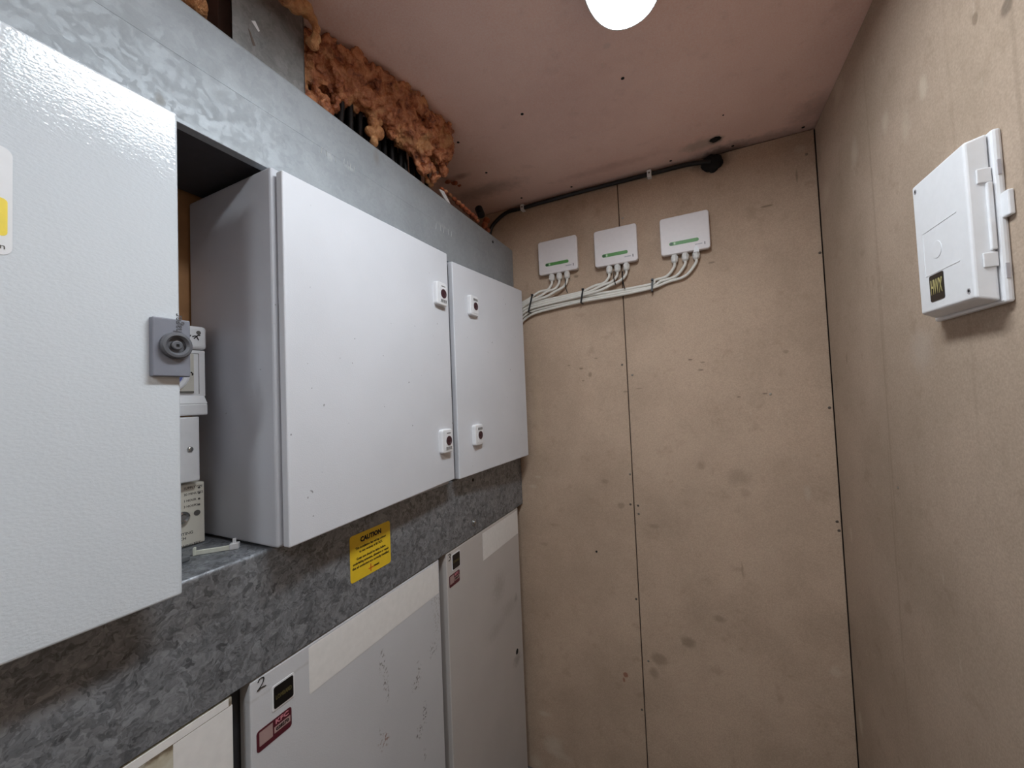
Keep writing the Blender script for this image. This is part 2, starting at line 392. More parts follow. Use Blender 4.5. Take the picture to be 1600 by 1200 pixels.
FACES = {'+x': (Vector((0,1,0)), Vector((0,0,1))), '-x': (Vector((0,-1,0)), Vector((0,0,1))), '-y': (Vector((1,0,0)), Vector((0,0,1))), '+x_up': (Vector((0,0,1)), Vector((0,-1,0))), '+x_flip': (Vector((0,-1,0)), Vector((0,0,-1)))}
def text(name, s, pos, size, face, mat, parent, align='LEFT', width=None, depth=0.0003, bold=0.0):
    cu = bpy.data.curves.new('t', 'FONT'); cu.body = s; cu.size = size; cu.align_x = align; cu.align_y = 'CENTER'; cu.resolution_u = 2
    cu.extrude = depth; cu.offset = bold
    tmp = bpy.data.objects.new('t', cu); COL.objects.link(tmp)
    bpy.context.view_layer.update()
    me = bpy.data.meshes.new_from_object(tmp.evaluated_get(bpy.context.evaluated_depsgraph_get()))
    bpy.data.objects.remove(tmp); bpy.data.curves.remove(cu)
    ux, uy = FACES[face]; n = ux.cross(uy)
    if width:
        xs = [v.co.x for v in me.vertices]; k = width / (max(xs) - min(xs))
        me.transform(Matrix.Diagonal((k, 1, 1, 1)))
    me.transform(Matrix(((ux.x, uy.x, n.x, pos[0]), (ux.y, uy.y, n.y, pos[1]), (ux.z, uy.z, n.z, pos[2]), (0,0,0,1))))
    return link(name, me, mat, parent)
def plate(name, pos, w, h, r, face, th, mat, parent, bev=0):
    ux, uy = FACES[face]
    return mesh_obj(name, prism(rrect(w, h, r), pos, ux, uy, ux.cross(uy) * th, bev=bev), mat, parent)

# ------------------------------------------------------------------ setting
def structure(name, bm, mat):
    o = mesh_obj(name, bm, mat); o['kind'] = 'structure'; return o
Y0 = -2.3
structure('floor', box((-1.14, Y0, ZF - 0.05), (0.50, 1.86, ZF)), M_floor)
wb = structure('wall_back', box((-1.16, YB + 0.0125, ZF), (0.50, YB + 0.06, 2.56)), M_joint)
wr = structure('wall_right', box((XR + 0.0125, Y0, ZF), (XR + 0.06, 1.86, 2.56)), M_joint)
wl = structure('wall_left', box((-1.17, Y0, ZF), (XL - 0.004, 1.86, 2.56)), M_ply)
structure('wall_front', box((-1.17, Y0 - 0.05, ZF), (0.52, Y0, 2.56)), M_back)
def ceil_slab(x0, x1, y0, y1, th, up=0):
    return slab([(x0, y0, zceil(x0) + up), (x1, y0, zceil(x1) + up), (x1, y1, zceil(x1) + up), (x0, y1, zceil(x0) + up)], (0, 0, th))
wc = structure('ceiling', ceil_slab(-1.16, 0.52, Y0, 1.86, 0.05, 0.013), M_joint)
mesh_obj('board', ceil_slab(-1.12, XR + .012, -0.9, YB + .012, 0.0125), M_ceil, wc)
mesh_obj('board', ceil_slab(-1.12, XR + .012, Y0, -0.903, 0.0125), M_ceil, wc)
# back wall boards: the joint leans a little with the building
jt, jb = -0.280, -0.277
def wall_board(c4, th, mat, parent): return mesh_obj('board', slab(c4, th, 0.0015, 1), mat, parent)
wall_board([(-1.12, YB, ZF), (jb - .0032, YB, ZF), (jt - .0032, YB, 2.485), (-1.12, YB, 2.494)], (0, .0125, 0), M_back, wb)
wall_board([(jb + .0008, YB, ZF), (XR - .002, YB, ZF), (XR - .002, YB, 2.479), (jt + .0008, YB, 2.485)], (0, .0125, 0), M_back, wb)
wall_board([(XR, YB - .0035, ZF), (XR, -0.42, ZF), (XR, -0.42, 2.48), (XR, YB - .0035, 2.48)], (.0125, 0, 0), M_right, wr)
wall_board([(XR, -0.423, ZF), (XR, Y0, ZF), (XR, Y0, 2.48), (XR, -0.423, 2.48)], (.0125, 0, 0), M_right, wr)
def screw(parent, pos, axis, r=0.004, bright=False, hole=False):
    m = M_hole if hole else (M_screwb if bright else M_screw)
    p = Vector(pos)
    b = lathe([(r, -0.001), (r, 0.0006), (r * .8, 0.0012)], p, axis, 12)
    if not hole: pass
    return mesh_obj('screw_hole' if hole else 'screw', b, m, parent, False)
for u, v, br, hl in [(972, 570, 0, 0), (988, 586, 1, 0), (984.5, 741, 1, 0), (985, 788, 0, 0), (997, 790, 0, 0), (998, 803, 1, 0), (932, 862, 0, 1), (994, 936, 0, 0), (1003, 1109, 0, 0), (1013, 1033, 1, 0), (1296, 637, 0, 0), (1308, 815, 0, 0), (1311, 829, 0, 0), (1281, 395, 0, 0), (1260, 241, 1, 0), (973, 341, 1, 0), (1204, 616, 1, 0)]:
    screw(wb, PY(u, v, YB - .0002), (0, -1, 0), 0.005 if u > 900 else .004, br, hl)
screw(wr, PX(1403, 762, XR - .0002), (-1, 0, 0), .004, True)
for u, v in [(973, 124), (816, 181), (716, 226), (760, 273), (1145, 228), (1255, 198), (1048, 252), (893, 294), (815, 312), (1130, 180)]:
    p = PZ(u, v, 2.485); p.z = zceil(p.x) - .0002
    screw(wc, p, (0, 0, -1), 0.0055 if u not in (1130,) else .003, False, True)

# ------------------------------------------------------------------ trunking
YT0, YT1 = -1.3, YB - .004
ut = thing('upper_trunking', 'long smooth galvanised steel trunking running along the top of the wall cabinets', 'trunking', (XT, 0.4, 2.029))
b = box((XT - .002, YT0, 2.029), (XT, YT1, 2.158), .0006, 1)
box((XT - .022, YT0, 2.029), (XT - .0015, YT1, 2.031), .0005, 1, b)            # lower return flange
mesh_obj('body', b, M_galvU, ut)
mesh_obj('underside', box((-1.11, YT0, 2.040), (XT - .006, YT1, 2.043)), M_shade, ut)  # galvanised plate, its shade put into a dark colour
def lid_prof():
    pts = [(0.0004, 2.156), (0.0004, 2.262)]
    for i in range(6):
        a = math.radians(90 * i / 5); pts.append((0.0004 - .009 + .009 * math.cos(a), 2.262 + .009 * math.sin(a)))
    pts += [(-.27, 2.271), (-.27, 2.268), (-.010, 2.268), (-.0012, 2.258), (-.0012, 2.156)]
    return pts
def lid(y0, y1): return prism(lid_prof(), (XT, y0, 0), (1, 0, 0), (0, 0, 1), (0, y1 - y0, 0))
mesh_obj('lid', lid(YT0, YT1), M_galvU, ut)
p = PX(770, 378, XT + .0012); mesh_obj('screw_hole', lathe([(.006, -.001), (.006, .0012)], p, (1, 0, 0), 14), M_hole, ut)

for (u0, v0), n_, du, dv_ in (((503, 230), 4, 7, 5), ((538, 248), 4, 5, 4), ((682, 349), 5, 6, 3)):
    for k in range(n_):
        a0, a1 = PX(u0 + du * k, v0 + dv_ * k, XT + .0006), PX(u0 + du * k + (1 if k % 2 else -1), v0 + dv_ * k + 9, XT + .0006)
        mesh_obj('chalk_mark', tube([a0, (a0 + a1) / 2, a1], .0009, 5, 2), M_chalk, ut)
lt = thing('lower_trunking', 'dark mottled galvanised steel trunking running below the wall cabinets', 'trunking', (XT, 0.4, 0.955))
def lt_prof():
    pts = [(0, .957), (0, 1.194)]
    for i in range(6):
        a = math.radians(90 * i / 5); pts.append((-.008 + .008 * math.cos(a), 1.194 + .008 * math.sin(a)))
    pts += [(-.285, 1.202), (-.285, 1.199), (-.010, 1.199), (-.003, 1.192), (-.003, .959), (-.285, .959), (-.285, .955), (-.002, .955)]
    return pts
mesh_obj('body', prism(lt_prof(), (XT, YT0, 0), (1, 0, 0), (0, 0, 1), (0, YT1 - YT0, 0)), M_galvL, lt)
p = PX(740, 816, XT); b = lathe([(.013, 0), (.013, .002), (.012, .0025)], p, (1, 0, 0), 20); lathe([(.0085, .002), (.0085, .006), (.006, .0085)], p, (1, 0, 0), 16, b)
mesh_obj('bolt', b, M_zinc, lt, True)
p = PX(739, 750, XT); mesh_obj('screw_hole', lathe([(.007, -.001), (.007, .0006)], p, (1, 0, 0), 14), M_hole, lt)
# yellow caution label
c4 = [PX(546, 838, XT + .0004), PX(546, 909, XT + .0004), PX(611, 883, XT + .0004), PX(610, 814, XT + .0004)]
cy, cz = .793, 1.1; LW, LH = .149, .122
cy = (c4[0].y + c4[2].y) / 2; cz = (c4[0].z + c4[1].z + c4[2].z + c4[3].z) / 4
LW = c4[2].y - c4[0].y; LH = (c4[0].z - c4[1].z + c4[3].z - c4[2].z) / 2
cl = plate('caution_label', (XT, cy, cz), LW, LH, .008, '+x', .0007, M_yellow, lt); cl['label'] = 'yellow printed caution label'
fx = XT + .0009
def ct(s, dz, size, wd, mat=M_ink, bold=0): return text('lettering', s, (fx, cy, cz + dz * LH), size, '+x', mat, cl, 'CENTER', wd * LW, .0002, bold)
ct('CAUTION', .345, .0175, .52, bold=.0010)
for s, dz, wd in [('This installation has wiring colours', .19, .76), ('to two versions of BS 7671.', .10, .58), ('Great care should be taken before', -.035, .72), ('undertaking extension, alteration or repair', -.125, .89), ('that all conductors are correctly identified.', -.215, .91)]:
    ct(s, dz, .0086, wd, bold=.00022)
b = box((fx, cy - .004 - .001, cz - .37*LH - .009), (fx + .0003, cy - .004 + .001, cz - .37*LH + .011)); box((fx, cy - .012, cz - .37*LH - .001), (fx + .0003, cy + .008, cz - .37*LH + .001), 0, 1, b)
mesh_obj('red_cross', b, M_red, cl)
text('lettering', 'cnnect', (fx, cy + .006, cz - .36 * LH), .0085, '+x', M_ink, cl, 'LEFT', .021, .0002, .0003)

# ------------------------------------------------------------------ wall enclosures
def lock(parent, y, z, x, flip, w=.059, h=.080):
    o = plate('lock', (x, y, z), w, h, .009, '+x', .016, M_white, parent, bev=.005)
    s = -1 if flip else 1
    plate('lock_plate', (x + .016, y + .005, z), w * .66, h * .74, .004, '+x', .0012, M_cream if False else M_white, o)
    mesh_obj('lock_insert', lathe([(.0155, 0), (.0155, .0016), (.012, .0018), (.011, .0006), (.004, .0006), (.004, .0022)], (x + .0172, y + .005, z + s * .001), (1, 0, 0), 20), M_purple, o)
    b = bmesh.new()
    for k in range(6): box((x + .0172, y + .005 - .016 + k * .0056, z - s * .024 - .0048), (x + .0176, y + .005 - .016 + k * .0056 + .0036, z - s * .024 + .0048), 0, 1, b)
    mesh_obj('dark_print', b, M_inkg, o)
    if not flip: mesh_obj('small_print', box((x + .0172, y - .006, z + .0245), (x + .0175, y + .016, z + .0275)), M_inkg, o)
    return o
def slabdoor(c4, th, mat, parent, bev=.0035): return mesh_obj('door', slab(c4, (-th, 0, 0), bev, 3), mat, parent, True)
def shade(o, ang=35):
    o.data.shade_smooth() if hasattr(o.data, 'shade_smooth') else None
    return o
# nearest enclosure, its door filling the left of the view
e1 = thing('wall_enclosure', 'nearest wall enclosure with a glossy pale grey door, a grey latch and white label', 'electrical enclosure', (-.95, .05, 1.207))
mesh_obj('body', box((-1.118, -.26, 1.207), (-.793, .318, 2.010), .004), M_body, e1)
mesh_obj('door', slab([(XD, -.275, 2.005), (XD, -.275, 1.202), (XD, .341, 1.202), (XD, .341, 2.005)], (-.022, 0, 0), .004, 3), M_doorA, e1)
la = plate('latch', (XD, .3255, 1.603), .050, .094, .002, '+x', .011, M_latch, e1, bev=.002); la['label'] = 'slate grey plastic latch with round knob'
mesh_obj('knob', lathe([(.0215, 0), (.0215, .006), (.0195, .009), (.016, .0095), (.0125, .006), (.0125, .002), (.0075, .002), (.0075, .007), (.006, .008)], (XD + .011, .3295, 1.606), (1, 0, 0), 28), M_latchd, la, False)
mesh_obj('key_slot', box((XD + .0186, .3275, 1.604), (XD + .0196, .3315, 1.608)), M_hole, la)
text('lettering', 'hager', (XD + .0112, .3335, 1.6285), .0165, '+x_up', M_latchd, la, 'LEFT', .030, .0006)
st = plate('rating_label', (XD, .099, 1.772), .134, .138, .010, '+x', .0006, M_white, e1); st['label'] = 'white label with a yellow square'
plate('yellow_square', (XD + .0006, .120, 1.751), .084, .048, .005, '+x', .0003, M_yellow2, st)
text('lettering', 'n', (XD + .0008, .1555, 1.7135), .010, '+x', M_inkg, st, 'LEFT', .004, .0002)
# middle enclosure
e2 = thing('wall_enclosure', 'middle wall enclosure, pale grey with a closed square door and open alcove beside it', 'electrical enclosure', (-.95, .83, 1.207))
mesh_obj('body', box((-1.118, .516, 1.207), (-.797, 1.132, 2.016), .005), M_body, e2)
mesh_obj('door', slab([(-.770, .5236, 2.004), (-.770, .5236, 1.2085), (-.779, 1.140, 1.222), (-.779, 1.140, 2.023)], (-.021, 0, 0), .0035, 3), M_door, e2)
lock(e2, 1.081, 1.862, -.7785, False); lock(e2, 1.083, 1.362, -.7785, False)
# far enclosure
e3 = thing('wall_enclosure', 'furthest wall enclosure, standing slightly ajar against the bare brown board wall', 'electrical enclosure', (-.95, 1.45, 1.207))
mesh_obj('body', box((-1.118, 1.192, 1.207), (-.812, 1.745, 2.016), .005), M_body, e3)
mesh_obj('door', slab([(-.788, 1.184, 2.011), (-.788, 1.184, 1.2105), (-.748, 1.728, 1.217), (-.748, 1.728, 2.022)], (-.021, 0, 0), .0035, 3), M_door, e3)
lock(e3, 1.299, 1.864, -.781, True); lock(e3, 1.298, 1.360, -.781, True)

# ------------------------------------------------------------------ things in the alcove
tm = thing('time_switch', 'white time switch with a dial, topmost of three control boxes beside the open alcove', 'time switch', (-1.06, .39, 1.488))
mesh_obj('terminal_cover', box((-1.118, .30, 1.6365), (-1.004, .4955, 1.689), .007, 3), M_white, tm)
mesh_obj('case', box((-1.118, .302, 1.530), (-1.008, .494, 1.635), .003), M_white, tm)
mesh_obj('lower_cover', slab([(-1.003, .30, 1.532), (-.996, .30, 1.514), (-.996, .492, 1.514), (-1.003, .489, 1.532)], (-.115, 0, 0), .002), M_white, tm)
mesh_obj('lower_cover_base', box((-1.118, .30, 1.489), (-.996, .492, 1.5145), .003), M_white, tm)
plate('dial_plate', (-1.008, .425, 1.582), .090, .088, .002, '+x', .002, M_beige, tm)
d = mesh_obj('dial', lathe([(.044, 0), (.044, .004), (.040, .006), (.033, .006), (.033, .003)], (-1.006, .418, 1.583), (1, 0, 0), 32), M_white, tm)
mesh_obj('dial_centre', lathe([(.032, 0), (.032, .0035), (.012, .0035), (.010, .012)], (-1.0055, .418, 1.583), (1, 0, 0), 24), M_blue, d)
b = bmesh.new()
for (ya, za, yb, zb) in [(.436, 1.627, .4805, 1.627), (.4805, 1.627, .4805, 1.537)]:
    box((-1.0082, min(ya, yb) - .0004, min(za, zb) - .0004), (-1.0074, max(ya, yb) + .0004, max(za, zb) + .0004), 0, 1, b)
mesh_obj('window_outline', b, M_inkg, tm)
mesh_obj('slide_switch', box((-1.008, .43, 1.5385), (-1.004, .469, 1.5425)), M_inkg, tm)
b = bmesh.new()
for pts in [[(.452, 1.664), (.457, 1.668), (.460, 1.662), (.464, 1.667)], [(.467, 1.664), (.474, 1.666), (.479, 1.657)], [(.470, 1.660), (.478, 1.668), (.482, 1.668)], [(.446, 1.668), (.450, 1.662)]]:
    tube([(-1.0036, y, z) for y, z in pts], .0012, 6, 4, b)
mesh_obj('handwriting', b, M_ink, tm)
mesh_obj('cover_screw', lathe([(.0045, 0), (.0045, .0012)], (-1.0044, .479, 1.674), (1, 0, 0), 14), M_inkg, tm)
b = bmesh.new(); tube([(-1.0045, .438, 1.640), (-1.0060, .446, 1.634), (-1.0066, .452, 1.633)], .0012, 6, 4, b); mesh_obj('ink_mark', b, M_ink, tm); b = bmesh.new(); tube([(-1.0055, .464, 1.585), (-1.0055, .468, 1.581), (-1.0055, .4665, 1.578)], .0012, 6, 3, b)
mesh_obj('ink_mark', b, M_ink, tm)

jb_ = thing('relay_box', 'plain pale grey box with one screw, between the time switch and the cream panel', 'control box', (-1.06, .38, 1.346))
mesh_obj('case', box((-1.118, .30, 1.345), (-1.0, .477, 1.4865), .003), M_white, jb_)
p = PX(297, 702, -1.0); mesh_obj('screw', lathe([(.006, 0), (.0055, .002), (.002, .0028)], p, (1, 0, 0), 16), M_steel, jb_, True)

tp = thing('test_switch_panel', 'cream emergency lighting test panel standing on the trunking shelf', 'control panel', (-1.06, .4, 1.204))
mesh_obj('case', box((-1.118, .30, 1.2035), (-1.020, .4945, 1.3385), .0025), M_cream, tp)
xp = -1.0198
for s, (u, v), wd in [('SUPPLY ON', (287, 764), .034), ('30 MINUTES', (287, 774), .036), ('1 HOUR', (287, 784), .022), ('3 HOURS', (287, 793), .026)]:
    q = PX(u, v, xp); text('lettering', s, q, .0072, '+x', M_ink, tp, 'LEFT', wd, .0002)
for u, v in [(311, 761.5), (311, 770), (311, 779), (311, 788)]:
    mesh_obj('indicator', lathe([(.0022, -.0005), (.0022, .0006)], PX(u, v, xp), (1, 0, 0), 10), M_inkg, tp)
mesh_obj('key_hole', lathe([(.0062, -.0005), (.0062, .0004)], PX(308, 801, xp), (1, 0, 0), 16), M_inkg, tp)
mesh_obj('key_switch', lathe([(.013, 0), (.013, .006), (.009, .010), (.006, .007)], PX(284, 809, xp), (1, 0, 0), 20), M_steel, tp)
for s, (u, v), sz, wd in [('EMERGENCY LIGHTING', (302, 831), .0085, .090), ('TEST SWITCH', (291, 841), .0085, .055), ('OPERATE BY TURNING KEY', (313, 846), .006, .088)]:
    q = PX(u, v, xp); t_ = text('lettering', s, q, sz, '+x', M_ink, tp, 'RIGHT', wd, .0002)

zs = 1.2025
br = thing('white_bracket', 'small white plastic bracket lying on the trunking shelf below the cream panel', 'bracket', tuple(PZ(335, 860, zs)))
a_, c_ = PZ(303, 868, zs), PZ(366, 858, zs)
dv = (c_ - a_); dv.z = 0; ln = dv.length; dv.normalize(); nv = Vector((-dv.y, dv.x, 0))
def bar(p0, p1, wdt, z0, z1, bm=None):
    dd = (p1 - p0).normalized(); nn = Vector((-dd.y, dd.x, 0)) * wdt / 2
    q = [p0 - nn, p1 - nn, p1 + nn, p0 + nn]
    return slab([Vector((t.x, t.y, z1)) for t in q], (0, 0, z0 - z1), .0006, 1, bm)
b = bar(a_, c_, .003, zs, zs + .009); bar(a_ + nv * .009, c_ + nv * .009, .003, zs, zs + .007, b); bar(a_ + nv * .0045 - dv * .001, a_ + nv * .0045 + dv * .05, .010, zs, zs + .002, b)
mesh_obj('rail', b, M_ivory, br)
b = bar(c_ + nv * .004 - dv * .008, c_ + nv * .004 + dv * .008, .014, zs, zs + .012); bar(c_ + nv * .002 - dv * .003, c_ + nv * .002 + dv * .003, .004, zs + .011, zs + .022, b)
mesh_obj('clip', b, M_white, br)
b = bar(a_ - dv * .001, a_ + dv * .003, .008, zs, zs + .016); mesh_obj('end_tab', b, M_ivory, br)
gp = PZ(292, 877, zs)
gb = box((gp.x - .03, gp.y - .05, zs), (gp.x + .004, gp.y + .005, zs + .012), .003); box((gp.x - .02, gp.y - .04, zs + .012), (gp.x - .004, gp.y - .004, zs + .017), .002, 2, gb)
tag(mesh_obj('plastic_clip', gb, M_shelfbit, None, False, (gp.x, gp.y, zs)), 'dark grey plastic clip on the trunking shelf, half hidden by the nearest door', 'clip')

# ------------------------------------------------------------------ floor standing cabinets
XF = -.832
def low(label, y0, y1, ztop, mat, by0, by1):
    t = thing('floor_cabinet', label, 'cabinet', (-.97, (y0 + y1) / 2, ZF))
    mesh_obj('body', box((-1.118, by0, ZF), (-.872, by1, .951), .002), M_lowbody, t)
    mesh_obj('door', slab([(XF, y0, ztop), (XF, y0, ZF + .05), (XF, y1, ZF + .05), (XF, y1, ztop)], (-.036, 0, 0), .003, 2), mat, t)
    return t
l1 = low('nearest floor cabinet, cream and grubby along its top edge, low in the left corner', -.19, .445, .951, M_low1, -.2, .452)
l2 = low('floor cabinet numbered 2, grey and chipped, with a maroon and white sticker', .477, 1.103, .952, M_low2, .455, 1.118)
l3 = low('floor cabinet numbered 3, furthest and narrowest looking, beside the bare board wall', 1.147, 1.753, .952, M_low3, 1.121, 1.757)
mesh_obj('grubby_strip', box((XF - .001, -.15, .936), (XF + .0006, .438, .950)), M_tape, l1)
plate('pale_strip', (XF, .851, .893), .490, .104, .002, '+x', .0006, M_tape, l2)
plate('pale_strip', (XF, 1.575, .884), .345, .112, .002, '+x', .0006, M_tape, l3)
mesh_obj('corner_strip', box((XF - .001, .352, .3), (XF + .0005, .4445, .9345)), M_tape, l1)
def numeral(parent, strokes, y, z, s):
    b = bmesh.new(); tube([(XF + .0006, y + a * s, z + c * s) for a, c in strokes], .0011 if s > .018 else .0009, 6, 5, b)
    mesh_obj('handwritten_numeral', b, M_ink, parent)
numeral(l2, [(-.30, .25), (-.1, .5), (.25, .42), (.2, .05), (-.1, -.3), (-.35, -.5), (.0, -.42), (.45, -.48)], .4985, .938, .021)
numeral(l3, [(-.3, .45), (.15, .5), (.2, .2), (-.05, .05), (.25, -.1), (.2, -.42), (-.3, -.5)], 1.1655, .934, .022)
def asset(parent, y0, y1, z0, z1, big):
    w_, h_ = y1 - y0, z1 - z0; o = plate('asset_label', (XF, (y0+y1)/2, (z0+z1)/2), w_, h_, .006, '+x', .0006, M_maroon, parent); o['label'] = 'maroon asset label with a pale number panel'
    x = XF + .0007
    plate('pale_square', (x, y0 + w_ * .255, z0 + h_ * .57), w_ * .37, h_ * .66, .001, '+x', .0002, M_pink, o)
    plate('number_panel', (x, y0 + w_ * .72, z0 + h_ * .45), w_ * .48, h_ * .30, .001, '+x', .0002, M_pink, o)
    text('lettering', 'KFC', (x + .0002, y0 + w_ * .71, z0 + h_ * .80), h_ * .30, '+x', M_pinkt, o, 'CENTER', w_ * .38, .0002, .0003)
    text('lettering', '028270', (x + .0003, y0 + w_ * .72, z0 + h_ * .45), h_ * .22, '+x', M_ink, o, 'CENTER', w_ * .38, .0002, .0004)
asset(l2, .488, .562, .806, .848, True); asset(l3, 1.159, 1.226, .826, .868, False)
def badge(parent, y0, y1, z0, z1):
    o = plate('badge_frame', (XF, (y0+y1)/2, (z0+z1)/2), y1 - y0 + .007, z1 - z0 + .007, .004, '+x', .0012, M_white, parent)
    plate('badge', (XF + .0012, (y0+y1)/2, (z0+z1)/2), y1 - y0, z1 - z0, .004, '+x', .0008, M_blk, o)
    text('lettering', 'LOMBARD', (XF + .0021, (y0+y1)/2, (z0+z1)/2 - .001), .012, '+x', M_golddim, o, 'CENTER', (y1-y0) * .82, .0002, .0003)
    return o
badge(l2, .5235, .5665, .8675, .912); badge(l3, 1.182, 1.229, .882, .934)
q = PX(808, 1018, XF); mesh_obj('lock_hole', lathe([(.013, -.001), (.012, .0008)], q, (1, 0, 0), 16), M_hole, l3)

# ------------------------------------------------------------------ signal boxes on the back wall
YF = 1.782
names = [('left', -.6745, -.4765, 2.098, 2.264, 'first small white junction box from the wall enclosures, with a green strip'),
         ('mid', -.3945, -.2025, 2.087, 2.256, 'small white junction box over the board joint, middle of the three'),
         ('right', -.1065, .0850, 2.084, 2.246, 'small white junction box with green strip, furthest from the wall enclosures')]
GL = {}
for tagn, x0, x1, z0, z1, lab in names:
    t = thing('junction_box', lab, 'junction box', ((x0 + x1) / 2, YB, z0), 'white junction boxes on the back wall')
    wv_, hv = x1 - x0, z1 - z0; cx, cz_ = (x0 + x1) / 2, (z0 + z1) / 2
    mesh_obj('base', box((x0 + .006, YF + .016, z0 + .004), (x1 - .006, YB, z1 - .006), .003), M_white2, t)
    plate('cover', (cx, YF + .018, cz_), wv_, hv, .012, '-y', .018, M_white2, t, bev=.004)
    g = plate('green_strip', (cx - wv_ * .02, YF, z0 + hv * .275), wv_ * .60, hv * .092, hv * .045, '-y', .0007, M_green, t)
    mesh_obj('button', lathe([(hv * .036, 0), (hv * .036, .001)], (cx - wv_ * .275, YF - .0006, z0 + hv * .275), (0, -1, 0), 16), M_greend, g)
    mesh_obj('icon', box((cx - wv_ * .225, YF - .0012, z0 + hv * .245), (cx - wv_ * .19, YF - .0006, z0 + hv * .305)), M_greenl, g)
    mesh_obj('indicator', box((cx + wv_ * .385, YF - .0008, z0 + hv * .115), (cx + wv_ * .40, YF + .001, z0 + hv * .185)), M_ink, t)
    mesh_obj('small_print', box((cx + wv_ * .20, YF - .0005, z0 + hv * .135), (cx + wv_ * .345, YF + .001, z0 + hv * .165)), M_pinkg, t)
    GL[tagn] = []
    for f in ((.31, .505, .705) if tagn == 'left' else (.32, .51, .72) if tagn == 'mid' else (.27, .49, .71)):
        gx = x0 + f * wv_; yg = 1.797
        bb = lathe([(.0115, 0), (.0115, -.009)], (gx, yg, z0 + .002), (0, 0, 1), 16)
        lathe([(.0150, -.009), (.0150, -.020)], (gx, yg, z0 + .002), (0, 0, 1), 6, bb)
        lathe([(.0140, -.020), (.0132, -.030), (.0085, -.036)], (gx, yg, z0 + .002), (0, 0, 1), 12, bb)
        mesh_obj('cable_gland', bb, M_gland, t)
        GL[tagn].append((gx, z0 - .030))
mesh_obj('white_tag', prism([(-.011, -.012), (.011, -.012), (.008, .006), (0, .016), (-.008, .006)], (.0315, YF - .001, 2.088), (1, 0, 0), (0, 0, 1), (0, -.001, 0)), M_white, bpy.data.objects['junction_box.002'])
def wcable(pts, lab):
    o = mesh_obj('white_cable', tube(pts,   .0063, 10, 6), M_cable, None, True, pts[0])
    return tag(o, lab, 'cable', 'white cables from the junction boxes')
ordn = ['near', 'middle', 'far']
pos_word = {'left': 'junction box nearest the wall enclosures', 'mid': 'junction box over the board joint', 'right': 'junction box furthest from the enclosures'}
glw = ['first gland', 'middle gland', 'last gland']
for i, (gx, gz) in enumerate(GL['right']):
    k = i
    pts = [(gx, 1.797, gz + .004), (gx - .004, 1.798, gz - .022), (gx - .035 - .006 * i, 1.801, gz - .055 - .006 * i), (gx - .085 - .016 * i, 1.803, 1.990 - .008 * i), (-.155, 1.797 + .006 * (i == 1), 1.974 - .009 * i),
           (-.30, 1.797, 1.968 - .011 * i), (-.46, 1.795 + .01 * (i % 2), 1.966 - .012 * i), (-.60, 1.797, 1.957 - .013 * i), (-.72, 1.797, 1.946 - .015 * i), (-.78, 1.795, 1.925 - .020 * i), (-.83, 1.792, 1.88 - .02 * i)]
    wcable(pts, f'white cable from the {glw[i]} of the {pos_word["right"]}')
for i, (gx, gz) in enumerate(GL['mid']):
    pts = [(gx, 1.797, gz + .004), (gx - .004, 1.796, gz - .022), (gx - .028, 1.793, gz - .045), (gx - .07, 1.790, 2.005 - .004 * i), (gx - .12, 1.787, 1.988 - .004 * i), (-.46, 1.786, 1.984 - .008 * i) if gx - .13 > -.45 else (-.47, 1.786, 1.984 - .008 * i),
           (-.60, 1.785, 1.975 - .010 * i), (-.72, 1.784, 1.966 - .012 * i), (-.78, 1.782, 1.948 - .016 * i), (-.83, 1.780, 1.91 - .018 * i)]
    wcable(pts, f'white cable from the {glw[i]} of the {pos_word["mid"]}')
for i, (gx, gz) in enumerate(GL['left']):
    pts = [(gx, 1.797, gz + .004), (gx - .003, 1.795, gz - .02), (gx - .022, 1.789, gz - .045), (gx - .06, 1.781, 2.018 - .006 * i), (gx - .10 , 1.776, 1.998 - .005 * i), (-.735, 1.774, 1.986 - .009 * i),
           (-.78, 1.772, 1.968 - .013 * i), (-.83, 1.770, 1.935 - .016 * i)]
    wcable(pts, f'white cable from the {glw[i]} of the {pos_word["left"]}')
def tie(x, z, hh, lean, yb_, yf, lab):
    b = bmesh.new(); dx = lean
    q = [(x - dx, yf, z + hh), (x + dx, yf, z - hh)]
    slab([(x - dx - .004, yf, z + hh), (x + dx - .004, yf, z - hh), (x + dx + .004, yf, z - hh), (x - dx + .004, yf, z + hh)], (0, .0015, 0), .0004, 1, b)
    slab([(x - dx - .004, yf, z + hh), (x - dx + .004, yf, z + hh), (x - dx + .004, yb_, z + hh), (x - dx - .004, yb_, z + hh)], (0, 0, .0015), 0, 1, b)
    slab([(x + dx - .004, yf, z - hh), (x + dx + .004, yf, z - hh), (x + dx + .004, yb_, z - hh), (x + dx - .004, yb_, z - hh)], (0, 0, -.0015), 0, 1, b)
    box((x - dx - .0055, yf - .005, z + hh - .004), (x - dx + .0055, yf + .001, z + hh + .004), .001, 1, b)
    tag(mesh_obj('cable_tie', b, M_black, None, False, (x, YB, z)), lab, 'cable tie', 'black cable ties round the white cables')
tie(-.7195, 1.962, .040, -.012, 1.815, 1.762, 'black cable tie round the white cables, closest to the wall enclosures')
tie(-.462, 1.964, .030, -.006, 1.815, 1.776, 'black cable tie round the white cables below and left of the middle junction box')
tie(-.150, 1.966, .024, -.002, 1.815, 1.786, 'black cable tie round the white cables, closest to the last junction box')
